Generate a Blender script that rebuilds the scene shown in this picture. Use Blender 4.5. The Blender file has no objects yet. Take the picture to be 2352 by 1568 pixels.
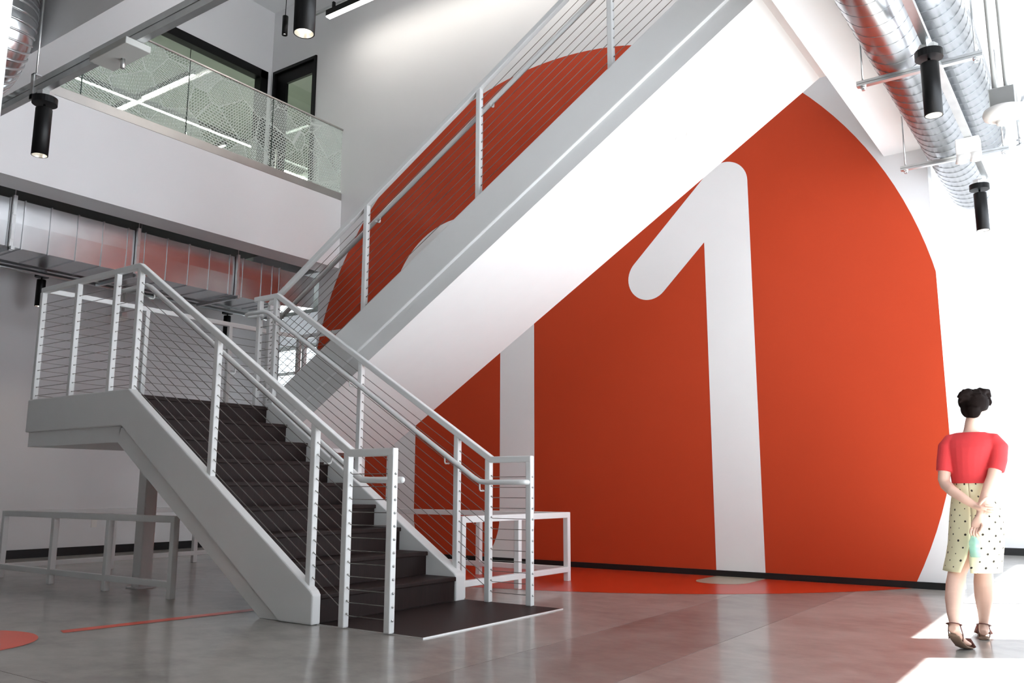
import bpy, bmesh, math, random
from mathutils import Vector, Matrix
random.seed(7)
SC = bpy.context.scene
COL = SC.collection
PI = math.pi

# ------------------------------------------------------------------ camera, world, sun, exposure
cam_d = bpy.data.cameras.new('camera'); cam = bpy.data.objects.new('camera', cam_d); COL.objects.link(cam)
cam_d.sensor_width = 36.0; cam_d.lens = 36.0 * 1968.9 / 2352.0; cam_d.clip_start = 0.05; cam_d.clip_end = 200
def cam_matrix(yaw, pitch, roll, loc):
    y, p, r = map(math.radians, (yaw, pitch, roll))
    f = Vector((-math.sin(y) * math.cos(p), math.cos(y) * math.cos(p), math.sin(p)))
    rt = Vector((math.cos(y), math.sin(y), 0)); up = rt.cross(f)
    rt2 = rt * math.cos(r) + up * math.sin(r); up2 = up * math.cos(r) - rt * math.sin(r)
    m = Matrix((rt2, up2, -f)).transposed().to_4x4(); m.translation = loc
    return m
cam.matrix_world = cam_matrix(35.102, 9.742, 0.115, Vector((0, 0, 0.897)))
SC.camera = cam
W = bpy.data.worlds.new('overcast_sky'); SC.world = W; W.use_nodes = True
bg = W.node_tree.nodes['Background']; bg.inputs[0].default_value = (0.84, 0.92, 1.0, 1); bg.inputs[1].default_value = 3.3
sd = bpy.data.lights.new('sun', 'SUN'); sun = bpy.data.objects.new('sun', sd); COL.objects.link(sun)
sd.energy = 60.0; sd.angle = math.radians(0.6); sd.color = (0.95, 0.975, 1)
sun.rotation_euler = Vector((-0.84 * 0.662, -0.54 * 0.662, -0.749)).to_track_quat('-Z', 'Y').to_euler()
VS = SC.view_settings
VS.view_transform = 'Standard'; VS.look = 'None'; VS.gamma = 1.0; VS.use_curve_mapping = False
VS.exposure = 0.0
SC.cycles.max_bounces = 10; SC.cycles.diffuse_bounces = 6; SC.cycles.glossy_bounces = 4; SC.cycles.transparent_max_bounces = 12

# ------------------------------------------------------------------ materials
def s2l(c):
    c = c / 255.0
    return c / 12.92 if c <= 0.04045 else ((c + 0.055) / 1.055) ** 2.4
def srgb(r, g, b): return (s2l(r), s2l(g), s2l(b), 1)
def newmat(name):
    m = bpy.data.materials.new(name); m.use_nodes = True
    nt = m.node_tree; p = nt.nodes['Principled BSDF']
    return m, nt, p
def nd(nt, t, **kw):
    n = nt.nodes.new(t)
    for k, v in kw.items():
        if k in n.inputs: n.inputs[k].default_value = v
        else: setattr(n, k, v)
    return n
def obj_coords(nt, scale=(1, 1, 1), rot=(0, 0, 0)):
    g = nt.nodes.new('ShaderNodeNewGeometry')
    mp = nt.nodes.new('ShaderNodeMapping'); mp.inputs['Scale'].default_value = scale; mp.inputs['Rotation'].default_value = rot
    nt.links.new(g.outputs['Position'], mp.inputs[0])
    return mp.outputs[0]
def mix(nt, fac, a, b):
    n = nt.nodes.new('ShaderNodeMix'); n.data_type = 'RGBA'
    for s, v in ((n.inputs[0], fac), (n.inputs[6], a), (n.inputs[7], b)):
        if hasattr(v, 'is_output') or isinstance(v, bpy.types.NodeSocket): nt.links.new(v, s)
        else: s.default_value = v
    return n.outputs[2]
def ramp(nt, src, a, b):
    n = nt.nodes.new('ShaderNodeMapRange'); n.inputs[1].default_value = a; n.inputs[2].default_value = b
    nt.links.new(src, n.inputs[0]); return n.outputs[0]
def math_n(nt, op, a, b=None):
    n = nt.nodes.new('ShaderNodeMath'); n.operation = op
    for i, v in enumerate((a, b)):
        if v is None: continue
        if isinstance(v, bpy.types.NodeSocket): nt.links.new(v, n.inputs[i])
        else: n.inputs[i].default_value = v
    return n.outputs[0]
def paint(name, col, rough=0.5, var=0.04, scale=6.0, bump=0.0, bscale=120.0, metal=0.0, spec=0.5):
    m, nt, p = newmat(name)
    p.inputs['Roughness'].default_value = rough; p.inputs['Metallic'].default_value = metal
    p.inputs['Specular IOR Level'].default_value = spec
    co = obj_coords(nt)
    nz = nd(nt, 'ShaderNodeTexNoise', Scale=scale, Detail=3.0); nt.links.new(co, nz.inputs[0])
    lo = tuple(c * (1 - var) for c in col[:3]) + (1,); hi = tuple(min(1, c * (1 + var)) for c in col[:3]) + (1,)
    nt.links.new(mix(nt, nz.outputs[0], lo, hi), p.inputs['Base Color'])
    if bump:
        n2 = nd(nt, 'ShaderNodeTexNoise', Scale=bscale, Detail=2.0); nt.links.new(co, n2.inputs[0])
        b = nd(nt, 'ShaderNodeBump', Strength=bump, Distance=0.002); nt.links.new(n2.outputs[0], b.inputs['Height'])
        nt.links.new(b.outputs[0], p.inputs['Normal'])
    return m
def emit(name, col, strength):
    m, nt, p = newmat(name)
    p.inputs['Base Color'].default_value = (0.8, 0.8, 0.8, 1)
    p.inputs['Emission Color'].default_value = col; p.inputs['Emission Strength'].default_value = strength
    nz = nd(nt, 'ShaderNodeTexNoise', Scale=30.0); r = ramp(nt, nz.outputs[0], 0, 1)
    nt.links.new(math_n(nt, 'MULTIPLY_ADD', r, 0.02), p.inputs['Roughness'])
    return m
M = {}
M['steel'] = paint('white_painted_steel', srgb(225, 226, 225), 0.33, 0.02)
M['wall'] = paint('white_wall_paint', srgb(224, 223, 224), 0.75, 0.02, 1.5, 0.15)
M['ceil'] = paint('white_ceiling_paint', srgb(226, 227, 228), 0.8, 0.02, 1.5)
M['grey_ceil'] = paint('grey_ceiling_paint', srgb(205, 205, 204), 0.8, 0.02, 1.5)
M['front'] = paint('grey_wall_paint', srgb(196, 195, 192), 0.8, 0.02, 1.5)
M['orange'] = paint('orange_wall_paint', srgb(190, 63, 28), 0.62, 0.03, 2.0, 0.12, spec=0.3)
M['digit'] = paint('white_digit_paint', srgb(238, 237, 236), 0.7, 0.02, 2.0, 0.12)
M['orange_floor'] = paint('orange_floor_paint', srgb(186, 50, 20), 0.28, 0.05, 5.0)
M['orange_mark'] = paint('orange_floor_marking', srgb(226, 84, 58), 0.28, 0.05, 5.0)
M['seam'] = paint('dark_duct_seam', (0.22, 0.23, 0.24, 1), 0.4, 0.1, metal=0.9)  # darker metal for the spiral seams than for the duct sheet
M['joint'] = paint('dark_green_glass_edge', srgb(34, 52, 46), 0.2, 0.1)
M['black_base'] = paint('black_rubber_base', srgb(14, 15, 17), 0.45, 0.1)
M['black'] = paint('black_powder_coat', srgb(7, 7, 8), 0.45, 0.1, spec=0.25)
M['galv'] = paint('galvanized_steel', (0.62, 0.63, 0.63, 1), 0.3, 0.16, 9.0, metal=0.95)
M['duct'] = paint('galvanized_duct_sheet', (0.62, 0.63, 0.64, 1), 0.24, 0.14, 5.0, metal=1.0)
M['spiral'] = paint('spiral_duct_sheet', (0.46, 0.47, 0.48, 1), 0.26, 0.12, 5.0, metal=1.0)
M['dark_deck'] = paint('grey_primed_deck', srgb(92, 95, 92), 0.6, 0.08)
M['grey_steel'] = paint('grey_painted_steel', srgb(168, 168, 164), 0.4, 0.03)
M['stainless'] = paint('brushed_stainless', (0.50, 0.48, 0.46, 1), 0.3, 0.12, 4.0, metal=0.9)
M['cable'] = paint('stainless_cable', (0.30, 0.29, 0.27, 1), 0.35, 0.1, metal=0.85)
M['plastic'] = paint('white_plastic', srgb(232, 228, 224), 0.4, 0.02)
M['brass'] = paint('pale_metal_edge', (0.75, 0.74, 0.72, 1), 0.3, 0.05, metal=0.8)
M['lamp'] = emit('lamp_glow', (1, 0.96, 0.9, 1), 9.0)
M['reflector'] = paint('lamp_reflector', (0.8, 0.78, 0.72, 1), 0.25, 0.05, metal=0.9)
M['led'] = emit('linear_led', (1, 0.97, 0.92, 1), 14.0)
M['office_led'] = emit('office_linear_led', (1, 0.98, 0.94, 1), 16.0)
M['skin'] = paint('skin', srgb(214, 176, 158), 0.5, 0.05, 20.0)
M['hair'] = paint('dark_brown_hair', srgb(20, 12, 10), 0.75, 0.35, 60.0, spec=0.08)
M['shirt'] = paint('red_knit', srgb(205, 52, 56), 0.8, 0.05, 40.0, 0.3, 700.0)
M['leather'] = paint('brown_leather', srgb(92, 50, 42), 0.5, 0.15, 40.0)
M['sole'] = paint('sandal_sole', srgb(120, 98, 82), 0.7, 0.15, 40.0)
M['eye'] = paint('eye_white', srgb(235, 232, 228), 0.2, 0.02)
M['lip'] = paint('lip', srgb(176, 96, 90), 0.4, 0.05)
M['frame_dark'] = paint('dark_spectacle_frame', srgb(36, 28, 28), 0.3, 0.1)
M['outside'] = paint('pale_pavement', srgb(186, 190, 194), 0.9, 0.06, 1.0)
M['office_wall'] = paint('office_wall', srgb(190, 196, 186), 0.8, 0.03)
M['patch'] = paint('bare_concrete_digit', srgb(168, 158, 140), 0.3, 0.1, 6.0)

def mat_tread():
    m, nt, p = newmat('dark_brown_tread')
    co = obj_coords(nt, (3, 40, 3))
    nz = nd(nt, 'ShaderNodeTexNoise', Scale=1.6, Detail=4.0); nt.links.new(co, nz.inputs[0])
    nt.links.new(mix(nt, nz.outputs[0], srgb(26, 18, 17), srgb(46, 33, 31)), p.inputs['Base Color'])
    p.inputs['Roughness'].default_value = 0.5; p.inputs['Specular IOR Level'].default_value = 0.16
    return m
M['tread'] = mat_tread()
def mat_concrete(name, k=1.0):
    m, nt, p = newmat(name)
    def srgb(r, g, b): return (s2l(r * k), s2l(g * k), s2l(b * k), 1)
    co = obj_coords(nt); co2 = obj_coords(nt, (0.8, 1.1, 1), (0, 0, 0.5))
    a = nd(nt, 'ShaderNodeTexNoise', Scale=1.3, Detail=7.0, Roughness=0.6); nt.links.new(co2, a.inputs[0])
    b = nd(nt, 'ShaderNodeTexNoise', Scale=6.0, Detail=6.0, Roughness=0.65); nt.links.new(co2, b.inputs[0])
    c = nd(nt, 'ShaderNodeTexVoronoi', Scale=9.0); nt.links.new(co, c.inputs[0])
    c1 = mix(nt, ramp(nt, a.outputs[0], 0.32, 0.68), srgb(112, 109, 104), srgb(158, 154, 148))
    c2 = mix(nt, ramp(nt, b.outputs[0], 0.40, 0.85), c1, srgb(170, 166, 160))
    speck = ramp(nt, c.outputs['Distance'], 0.05, 0.03)
    gate = ramp(nt, b.outputs[0], 0.60, 0.63)
    sp = math_n(nt, 'MULTIPLY', speck, gate)
    nt.links.new(mix(nt, sp, c2, srgb(225, 220, 212)), p.inputs['Base Color'])
    r = ramp(nt, b.outputs[0], 0.2, 0.8); rr = math_n(nt, 'MULTIPLY_ADD', r, 0.04)
    nt.nodes[rr.node.name].inputs[2].default_value = 0.125
    p.inputs['Roughness'].default_value = 0.285; p.inputs['Coat Weight'].default_value = 0.34; p.inputs['Coat Roughness'].default_value = 0.10
    p.inputs['Specular IOR Level'].default_value = 0.3
    bp = nd(nt, 'ShaderNodeBump', Strength=0.015, Distance=0.004); nt.links.new(a.outputs[0], bp.inputs['Height'])
    return m
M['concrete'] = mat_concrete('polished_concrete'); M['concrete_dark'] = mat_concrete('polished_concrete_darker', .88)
def mat_glass(name, tint=(0.90, 0.96, 0.92, 1), etched=False):
    m, nt, p = newmat(name); nt.nodes.remove(p)
    out = nt.nodes['Material Output']
    tr = nd(nt, 'ShaderNodeBsdfTransparent', Color=tint)
    gl = nd(nt, 'ShaderNodeBsdfGlossy', Roughness=0.02)
    fr = nd(nt, 'ShaderNodeFresnel', IOR=1.5); ge = nt.nodes.new('ShaderNodeNewGeometry')
    nt.links.new(math_n(nt, 'SUBTRACT', 1.5, math_n(nt, 'MULTIPLY', ge.outputs['Backfacing'], 0.8333)), fr.inputs['IOR'])
    ms = nt.nodes.new('ShaderNodeMixShader')
    nt.links.new(fr.outputs[0], ms.inputs[0]); nt.links.new(tr.outputs[0], ms.inputs[1]); nt.links.new(gl.outputs[0], ms.inputs[2])
    last = ms.outputs[0]
    if etched:
        # a street map etched into the pane: street grids turned district by district, with wider avenues between
        sx = nt.nodes.new('ShaderNodeSeparateXYZ'); g2 = nt.nodes.new('ShaderNodeNewGeometry'); nt.links.new(g2.outputs['Position'], sx.inputs[0])
        cb = nt.nodes.new('ShaderNodeCombineXYZ'); nt.links.new(sx.outputs[1], cb.inputs[0]); nt.links.new(sx.outputs[2], cb.inputs[1])
        wz = nd(nt, 'ShaderNodeTexNoise', Scale=3.5, Detail=2.0); nt.links.new(cb.outputs[0], wz.inputs[0])
        wa = nt.nodes.new('ShaderNodeVectorMath'); wa.operation = 'MULTIPLY_ADD'; wa.inputs[1].default_value = (.05, .05, 0)
        nt.links.new(wz.outputs['Color'], wa.inputs[0]); nt.links.new(cb.outputs[0], wa.inputs[2]); cb = wa
        dis = nd(nt, 'ShaderNodeTexVoronoi', Scale=2.1); nt.links.new(cb.outputs[0], dis.inputs[0])
        dc = nt.nodes.new('ShaderNodeSeparateColor'); nt.links.new(dis.outputs['Color'], dc.inputs[0])
        k = None
        for q, (rot, bw, bh) in enumerate(((0.45, .075, .026), (-0.85, .055, .030), (1.25, .09, .022), (0.1, .05, .036))):
            mp = nt.nodes.new('ShaderNodeMapping'); mp.inputs['Rotation'].default_value = (0, 0, rot); nt.links.new(cb.outputs[0], mp.inputs[0])
            bk = nt.nodes.new('ShaderNodeTexBrick'); bk.inputs['Scale'].default_value = 1.0; bk.inputs['Mortar Size'].default_value = .0036
            bk.inputs['Brick Width'].default_value = bw; bk.inputs['Row Height'].default_value = bh; bk.inputs['Mortar Smooth'].default_value = 0.1
            nt.links.new(mp.outputs[0], bk.inputs[0])
            sel = math_n(nt, 'MULTIPLY', math_n(nt, 'GREATER_THAN', dc.outputs[0], q * .25 - .01), math_n(nt, 'LESS_THAN', dc.outputs[0], q * .25 + .251))
            ln = math_n(nt, 'MULTIPLY', bk.outputs['Fac'], sel)
            k = ln if k is None else math_n(nt, 'MAXIMUM', k, ln)
        av = nd(nt, 'ShaderNodeTexVoronoi', Scale=2.1); av.feature = 'DISTANCE_TO_EDGE'; nt.links.new(cb.outputs[0], av.inputs[0])
        k = math_n(nt, 'MAXIMUM', k, math_n(nt, 'LESS_THAN', av.outputs['Distance'], .007))
        df = nd(nt, 'ShaderNodeBsdfDiffuse', Color=(0.78, 0.82, 0.80, 1)); tl = nd(nt, 'ShaderNodeBsdfTranslucent', Color=(0.7, 0.74, 0.72, 1))
        ad = nt.nodes.new('ShaderNodeMixShader'); ad.inputs[0].default_value = 0.5
        nt.links.new(df.outputs[0], ad.inputs[1]); nt.links.new(tl.outputs[0], ad.inputs[2])
        m2 = nt.nodes.new('ShaderNodeMixShader')
        nt.links.new(math_n(nt, 'MULTIPLY', k, 0.75), m2.inputs[0]); nt.links.new(last, m2.inputs[1]); nt.links.new(ad.outputs[0], m2.inputs[2])
        last = m2.outputs[0]
    nt.links.new(last, out.inputs[0])
    return m
M['glass'] = mat_glass('clear_glass', (.97, .99, .98, 1)); M['etched'] = mat_glass('map_etched_glass', (0.965, 0.99, 0.975, 1), True)
M['office_glass'] = mat_glass('office_glass', (0.95, 0.98, 0.96, 1))
def mat_bottle():
    m, nt, p = newmat('mint_glass')
    p.inputs['Base Color'].default_value = (0.52, 0.86, 0.76, 1); p.inputs['Roughness'].default_value = 0.1
    p.inputs['Transmission Weight'].default_value = 0.6; p.inputs['Alpha'].default_value = 0.9
    nz = nd(nt, 'ShaderNodeTexNoise', Scale=18.0); b = nd(nt, 'ShaderNodeBump', Strength=0.1, Distance=0.002)
    nt.links.new(nz.outputs[0], b.inputs['Height']); nt.links.new(b.outputs[0], p.inputs['Normal'])
    return m
M['bottle'] = mat_bottle()
def mat_dots():
    m, nt, p = newmat('dotted_cotton')
    uv = nt.nodes.new('ShaderNodeUVMap'); uv.uv_map = 'UVMap'
    mp = nt.nodes.new('ShaderNodeMapping'); mp.inputs['Rotation'].default_value = (0, 0, PI / 4); mp.inputs['Scale'].default_value = (19, 19, 19)
    nt.links.new(uv.outputs[0], mp.inputs[0])
    v = nd(nt, 'ShaderNodeTexVoronoi', Scale=1.0, Randomness=0.12); nt.links.new(mp.outputs[0], v.inputs[0])
    k = math_n(nt, 'LESS_THAN', v.outputs['Distance'], 0.13)
    nt.links.new(mix(nt, k, srgb(226, 220, 184), srgb(52, 46, 40)), p.inputs['Base Color'])
    p.inputs['Roughness'].default_value = 0.85
    return m
M['skirt'] = mat_dots()

# ------------------------------------------------------------------ mesh helpers
class MB:
    def __init__(s): s.v = []; s.f = []; s.sm = []
    def add(s, vs, fs, smooth=False):
        n = len(s.v); s.v += [tuple(v) for v in vs]; s.f += [tuple(i + n for i in f) for f in fs]; s.sm += [smooth] * len(fs)
        return s
    def box(s, x0, x1, y0, y1, z0, z1):
        vs = [(x, y, z) for x in (x0, x1) for y in (y0, y1) for z in (z0, z1)]
        return s.add(vs, [(0, 1, 3, 2), (4, 6, 7, 5), (0, 4, 5, 1), (2, 3, 7, 6), (0, 2, 6, 4), (1, 5, 7, 3)])
    def prism(s, poly, axis, a, b):
        # polygon in the two other axes, extruded along axis from a to b
        n = len(poly)
        def pt(p, t):
            if axis == 'Y': return (p[0], t, p[1])
            if axis == 'X': return (t, p[0], p[1])
            return (p[0], p[1], t)
        vs = [pt(p, a) for p in poly] + [pt(p, b) for p in poly]
        fs = [tuple(range(n)), tuple(range(2 * n - 1, n - 1, -1))] + [(i, i + n, (i + 1) % n + n, (i + 1) % n) for i in range(n)]
        return s.add(vs, fs)
    def tube(s, pts, r, n=8, caps=True, ry=None, up=None, smooth=True):
        pts = [Vector(p) for p in pts]; k = len(pts)
        rs = r if isinstance(r, (list, tuple)) else [r] * k
        rings = []; N = None
        for i, p in enumerate(pts):
            t = (pts[min(i + 1, k - 1)] - pts[max(i - 1, 0)])
            if t.length < 1e-9: t = Vector((0, 0, 1))
            t.normalize()
            if up is not None: a = Vector(up)
            elif N is None: a = Vector((0, 0, 1)) if abs(t.z) < 0.9 else Vector((1, 0, 0))
            else: a = N
            b = t.cross(a)
            if b.length < 1e-6: b = t.cross(Vector((1, 0.1, 0)))
            b.normalize(); N = b.cross(t).normalized()
            ri = rs[i]; ra, rb = (ri if isinstance(ri, (list, tuple)) else (ri, ri))
            # widen mitres slightly so bends keep their thickness
            rings.append([p + b * (ra * math.cos(2 * PI * j / n)) + N * (rb * math.sin(2 * PI * j / n)) for j in range(n)])
        vs = [v for g in rings for v in g]; fs = []
        for i in range(k - 1):
            for j in range(n):
                fs.append((i * n + j, i * n + (j + 1) % n, (i + 1) * n + (j + 1) % n, (i + 1) * n + j))
        s.add(vs, fs, smooth)
        if caps: s.add(rings[0], [tuple(range(n - 1, -1, -1))]); s.add(rings[-1], [tuple(range(n))])
        return s
    def lathe(s, prof, c, n=24, smooth=True, axis='Z'):
        # prof: list of (r, h) from c; closed where r = 0
        vs = []; fs = []
        for r, h in prof:
            for j in range(n):
                a = 2 * PI * j / n; q = (r * math.cos(a), r * math.sin(a), h)
                if axis == 'Y': q = (q[0], q[2], q[1])
                if axis == 'X': q = (q[2], q[0], q[1])
                vs.append((c[0] + q[0], c[1] + q[1], c[2] + q[2]))
        for i in range(len(prof) - 1):
            for j in range(n):
                fs.append((i * n + j, i * n + (j + 1) % n, (i + 1) * n + (j + 1) % n, (i + 1) * n + j))
        return s.add(vs, fs, smooth)
    def ball(s, c, r, n=16, m=10):
        rx, ry, rz = r if isinstance(r, (tuple, list)) else (r, r, r)
        vs = [(c[0], c[1], c[2] - rz)]; fs = []
        for i in range(1, m):
            a = PI * i / m
            for j in range(n):
                b = 2 * PI * j / n; vs.append((c[0] + rx * math.sin(a) * math.cos(b), c[1] + ry * math.sin(a) * math.sin(b), c[2] - rz * math.cos(a)))
        vs.append((c[0], c[1], c[2] + rz)); L = len(vs) - 1
        for j in range(n):
            fs.append((0, 1 + (j + 1) % n, 1 + j)); fs.append((L, 1 + (m - 2) * n + j, 1 + (m - 2) * n + (j + 1) % n))
        for i in range(m - 2):
            for j in range(n):
                a = 1 + i * n + j; b = 1 + i * n + (j + 1) % n; fs.append((a, b, b + n, a + n))
        return s.add(vs, fs, True)
    def build(s, name, mat, parent=None, bevel=0.0, seg=2, recalc=True):
        o0 = ORI.get(parent.name, Vector((0, 0, 0))) if parent else Vector((0, 0, 0))
        me = bpy.data.meshes.new(name)
        me.from_pydata([(Vector(v) - o0) for v in s.v], [], s.f)
        for p, q in zip(me.polygons, s.sm): p.use_smooth = q
        if recalc or bevel:
            bm = bmesh.new(); bm.from_mesh(me)
            bmesh.ops.remove_doubles(bm, verts=bm.verts, dist=1e-6)
            if recalc: bmesh.ops.recalc_face_normals(bm, faces=bm.faces)
            if bevel:
                es = [e for e in bm.edges if len(e.link_faces) == 2 and e.calc_face_angle(0) > 0.35]
                bmesh.ops.bevel(bm, geom=es, offset=bevel, segments=seg, affect='EDGES', clamp_overlap=True, profile=0.6)
                if seg > 1:
                    for f in bm.faces: f.smooth = False
            bm.to_mesh(me); bm.free()
        me.materials.append(M[mat] if isinstance(mat, str) else mat)
        o = bpy.data.objects.new(name, me); COL.objects.link(o)
        if parent: o.parent = parent; ORI[o.name] = o0
        return o
ORI = {}
def thing(name, label, cat, loc, group=None):
    o = bpy.data.objects.new(name, None); COL.objects.link(o); o.location = loc; o.empty_display_size = 0.1
    o['label'] = label; o['category'] = cat
    if group: o['group'] = group
    ORI[o.name] = Vector(loc)
    return o
def tag(o, label, cat, group=None):
    o['label'] = label; o['category'] = cat
    if group: o['group'] = group
    return o
def struct(o): o['kind'] = 'structure'; return o
def stuff(o): o['kind'] = 'stuff'; return o
def copy_tree(root, loc, label, group=None):
    r = root.copy(); COL.objects.link(r); r.location = loc; r['label'] = label
    if group: r['group'] = group
    for ch in list(root.children):
        c = ch.copy(); COL.objects.link(c); c.parent = r
        for g in ch.children:
            d = g.copy(); COL.objects.link(d); d.parent = c
    return r
def B(*a): return MB().box(*a)

# ------------------------------------------------------------------ room shell
YW = 8.822                      # face of the wall with the big digits
XJ = (-2.83, -2.04)             # saw-cut joints in the floor
floor = struct(B(-18, 1.5, -5.2, 14.2, -0.20, -0.02).build('floor', 'concrete'))
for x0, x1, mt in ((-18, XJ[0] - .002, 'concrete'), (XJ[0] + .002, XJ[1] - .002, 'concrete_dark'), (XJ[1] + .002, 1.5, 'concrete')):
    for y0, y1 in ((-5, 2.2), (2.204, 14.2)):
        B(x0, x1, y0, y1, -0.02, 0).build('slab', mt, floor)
wb = struct(B(-9.84, -1.26, YW, YW + .22, 0, 4.19).build('wall_back', 'wall'))
wu = MB().box(-10.10, -1.26, YW, YW + .22, 4.19, 9.0).box(-1.26, 1.5, YW, YW + .22, 5.25, 9.0).box(-11.45, -11.17, YW, YW + .22, 4.19, 9.0).box(-11.17, -10.10, YW, YW + .22, 7.875, 9.0).box(-11.17, -10.10, YW, YW + .22, 4.19, 5.25)
struct(wu.build('wall_back_upper', 'wall'))
struct(B(-11.9, -11.7, -5, 9.66, 0, 4.68).build('wall_left', 'wall'))
# wall behind the balcony, with the office window opening
wl = MB().box(-11.45, -11.23, -5, 3.9, 5.25, 9).box(-11.45, -11.23, 3.9, 8.722, 7.845, 9).box(-11.45, -11.23, 8.722, YW, 5.25, 9)
struct(wl.build('wall_left_upper', 'wall'))
struct(B(-11.9, 1.3, -5.2, -5, 0, 9).build('wall_front', 'front'))
struct(B(-4.5, 1.3, 14, 14.2, 0, 4.68).build('wall_far', 'wall'))
# window wall on the right: sills, piers and heads round wide openings
WX = 1.3
wr = MB()
for y0, y1 in ((-5.2, 1.8), (6.85, 7.45), (14.0, 14.2)): wr.box(WX, WX + .2, y0, y1, 0, 4.68)
for y0, y1 in ((1.8, 6.85), (7.45, 14.0)): wr.box(WX, WX + .2, y0, y1, 3.29 if y0 < 5 else 3.55, 4.68)
wr.box(WX, WX + .2, -5.2, 14.2, 4.68, 6.6).box(WX, WX + .2, -5.2, 14.2, 7.6, 9.0).box(WX, WX + .2, -5.2, 1.0, 6.6, 7.6)
struct(wr.build('wall_right', 'wall'))
wf = struct(B(WX + .06, WX + .12, 1.8, 6.85, 0, 0.06).build('window_1', 'black'))
for y in (1.8, 3.4, 5.0, 6.79): B(WX + .06, WX + .12, y, y + .06, .06, 3.29).build('mullion', 'black', wf)
wf = struct(B(WX + .06, WX + .12, 7.45, 14.0, 0, 0.06).build('window_2', 'black'))
for y in (7.45, 9.5, 11.5, 13.94): B(WX + .06, WX + .12, y, y + .06, .06, 3.55).build('mullion', 'black', wf)
struct(B(WX + .2, 45, -40, 50, -.12, -.02).build('floor_outside', 'outside'))
# second floor slabs: over the camera, to the right of the void, and the balcony
struct(B(-11.7, 1.3, -5, 3.30, 4.68, 5.25).build('ceiling', 'grey_ceil'))
struct(MB().box(-11.7, -1.235, 2.885, 3.293, 4.19, 4.68).box(-9.83, -1.235, 3.30, 3.31, 4.68, 5.25).build('trim_1', 'wall'))
struct(MB().box(-1.645, -1.235, 3.294, YW, 4.19, 4.68).box(-1.645, 1.3, 3.30, YW, 4.68, 5.25).build('ceiling_right', 'ceil'))
struct(B(-9.62, 1.3, YW + .22, 14.2, 4.68, 5.25).build('ceiling_far', 'ceil'))
struct(B(-9.83, -9.415, -5, YW, 4.187, 5.255).build('trim_2', 'wall'))
struct(MB().box(-18, -9.83, -5, YW - .001, 4.68, 5.25).box(-18, -9.62, YW + .22, 13, 4.68, 5.25).build('ceiling_left', 'dark_deck'))
struct(B(-16.2, 1.5, -5.2, 13, 9.0, 9.2).build('ceiling_upper', 'ceil'))
# baseboards
struct(B(-9.84, -1.26, YW - .012, YW, 0, .062).build('baseboard_back', 'black_base'))
struct(B(-11.7, -11.688, -5, 9.66, 0, .11).build('baseboard_left', 'black_base'))
struct(B(-4.5, 1.3, 13.985, 14, 0, .10).build('baseboard_far', 'black_base'))
# bright window at the end of the passage beyond the left end of the wall
w3 = struct(MB().box(-15.9, -13.1, 12.5, 12.6, 0, .08).box(-15.9, -13.1, 12.5, 12.6, 3.9, 4.0).build('window_3', 'grey_steel'))
for x in (-15.9, -14.6, -13.17): B(x, x + .07, 12.5, 12.6, .08, 3.9).build('mullion', 'grey_steel', w3)
for z in (2.35, 3.35): B(-15.9, -13.1, 12.51, 12.59, z, z + .07).build('transom', 'grey_steel', w3)
B(-15.85, -13.15, 12.545, 12.552, .08, 3.9).build('pane', 'glass', w3)
struct(MB().box(-18.2, -15.9, 12.5, 12.6, 0, 4.68).box(-13.1, -9.6, 12.5, 12.6, 0, 4.68).box(-15.9, -13.1, 12.5, 12.6, 4.0, 4.68).build('wall_passage_end', 'wall'))
struct(B(-18.2, -18, 8.8, 12.6, 0, 4.68).build('wall_passage', 'wall'))
struct(B(-9.84, -9.62, YW + .22, 12.6, 0, 4.68).build('wall_passage_right', 'wall'))
struct(B(-25, -5, 12.7, 30, -.12, -.02).build('floor_outside', 'outside'))
# office behind the balcony glass
struct(MB().box(-16.2, -16, -5, 11.6, 5.25, 9).box(-16, -9.4, 11.4, 11.6, 5.25, 9).box(-9.6, -9.4, YW + .22, 11.4, 5.25, 9).box(-16.2, -11.45, -5.2, -5, 5.25, 9).build('wall_office', 'office_wall'))
struct(B(-16, -11.45, -5, 11.4, 8.55, 8.65).build('ceiling_office', 'office_wall'))
for x, y in ((-13.6, 6.2), (-13.6, 9.6)):  # area lamps added to brighten the office, apart from its linear fixtures
    al = bpy.data.lights.new('office_fill', 'AREA'); ao = bpy.data.objects.new('office_fill', al); COL.objects.link(ao)
    al.shape = 'RECTANGLE'; al.size = .1; al.size_y = 3.0; al.energy = 200; al.color = (1, .98, .92); ao.location = (x, y, 7.38)
# black framed office window and door
w4 = struct(MB().box(-11.36, -11.20, 3.9, 8.722, 7.71, 7.855).box(-11.36, -11.20, 8.575, 8.722, 5.25, 7.855).box(-11.36, -11.20, 3.9, 4.05, 5.25, 7.855).box(-11.36, -11.20, 3.9, 8.722, 5.25, 5.36).build('window_4', 'black', None, .004, 1))
for y0, y1 in ((4.05, 5.68), (5.685, 7.312), (7.318, 8.575)): B(-11.285, -11.275, y0, y1, 5.36, 7.71).build('pane', 'office_glass', w4)
d1 = struct(MB().box(-11.17, -11.12, YW - .03, YW + .1, 5.25, 7.875).box(-10.15, -10.10, YW - .03, YW + .1, 5.25, 7.875).box(-11.12, -10.15, YW - .03, YW + .1, 7.82, 7.875).build('door_1', 'black', None, .004, 1))
MB().box(-11.12, -10.87, YW + .02, YW + .07, 5.26, 7.82).box(-10.23, -10.15, YW + .02, YW + .07, 5.26, 7.82).box(-10.87, -10.23, YW + .02, YW + .07, 7.615, 7.82).box(-10.87, -10.23, YW + .02, YW + .07, 5.26, 5.5).build('door_leaf', 'black', d1)
B(-10.87, -10.23, YW + .04, YW + .05, 5.5, 7.615).build('pane', 'office_glass', d1)
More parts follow.
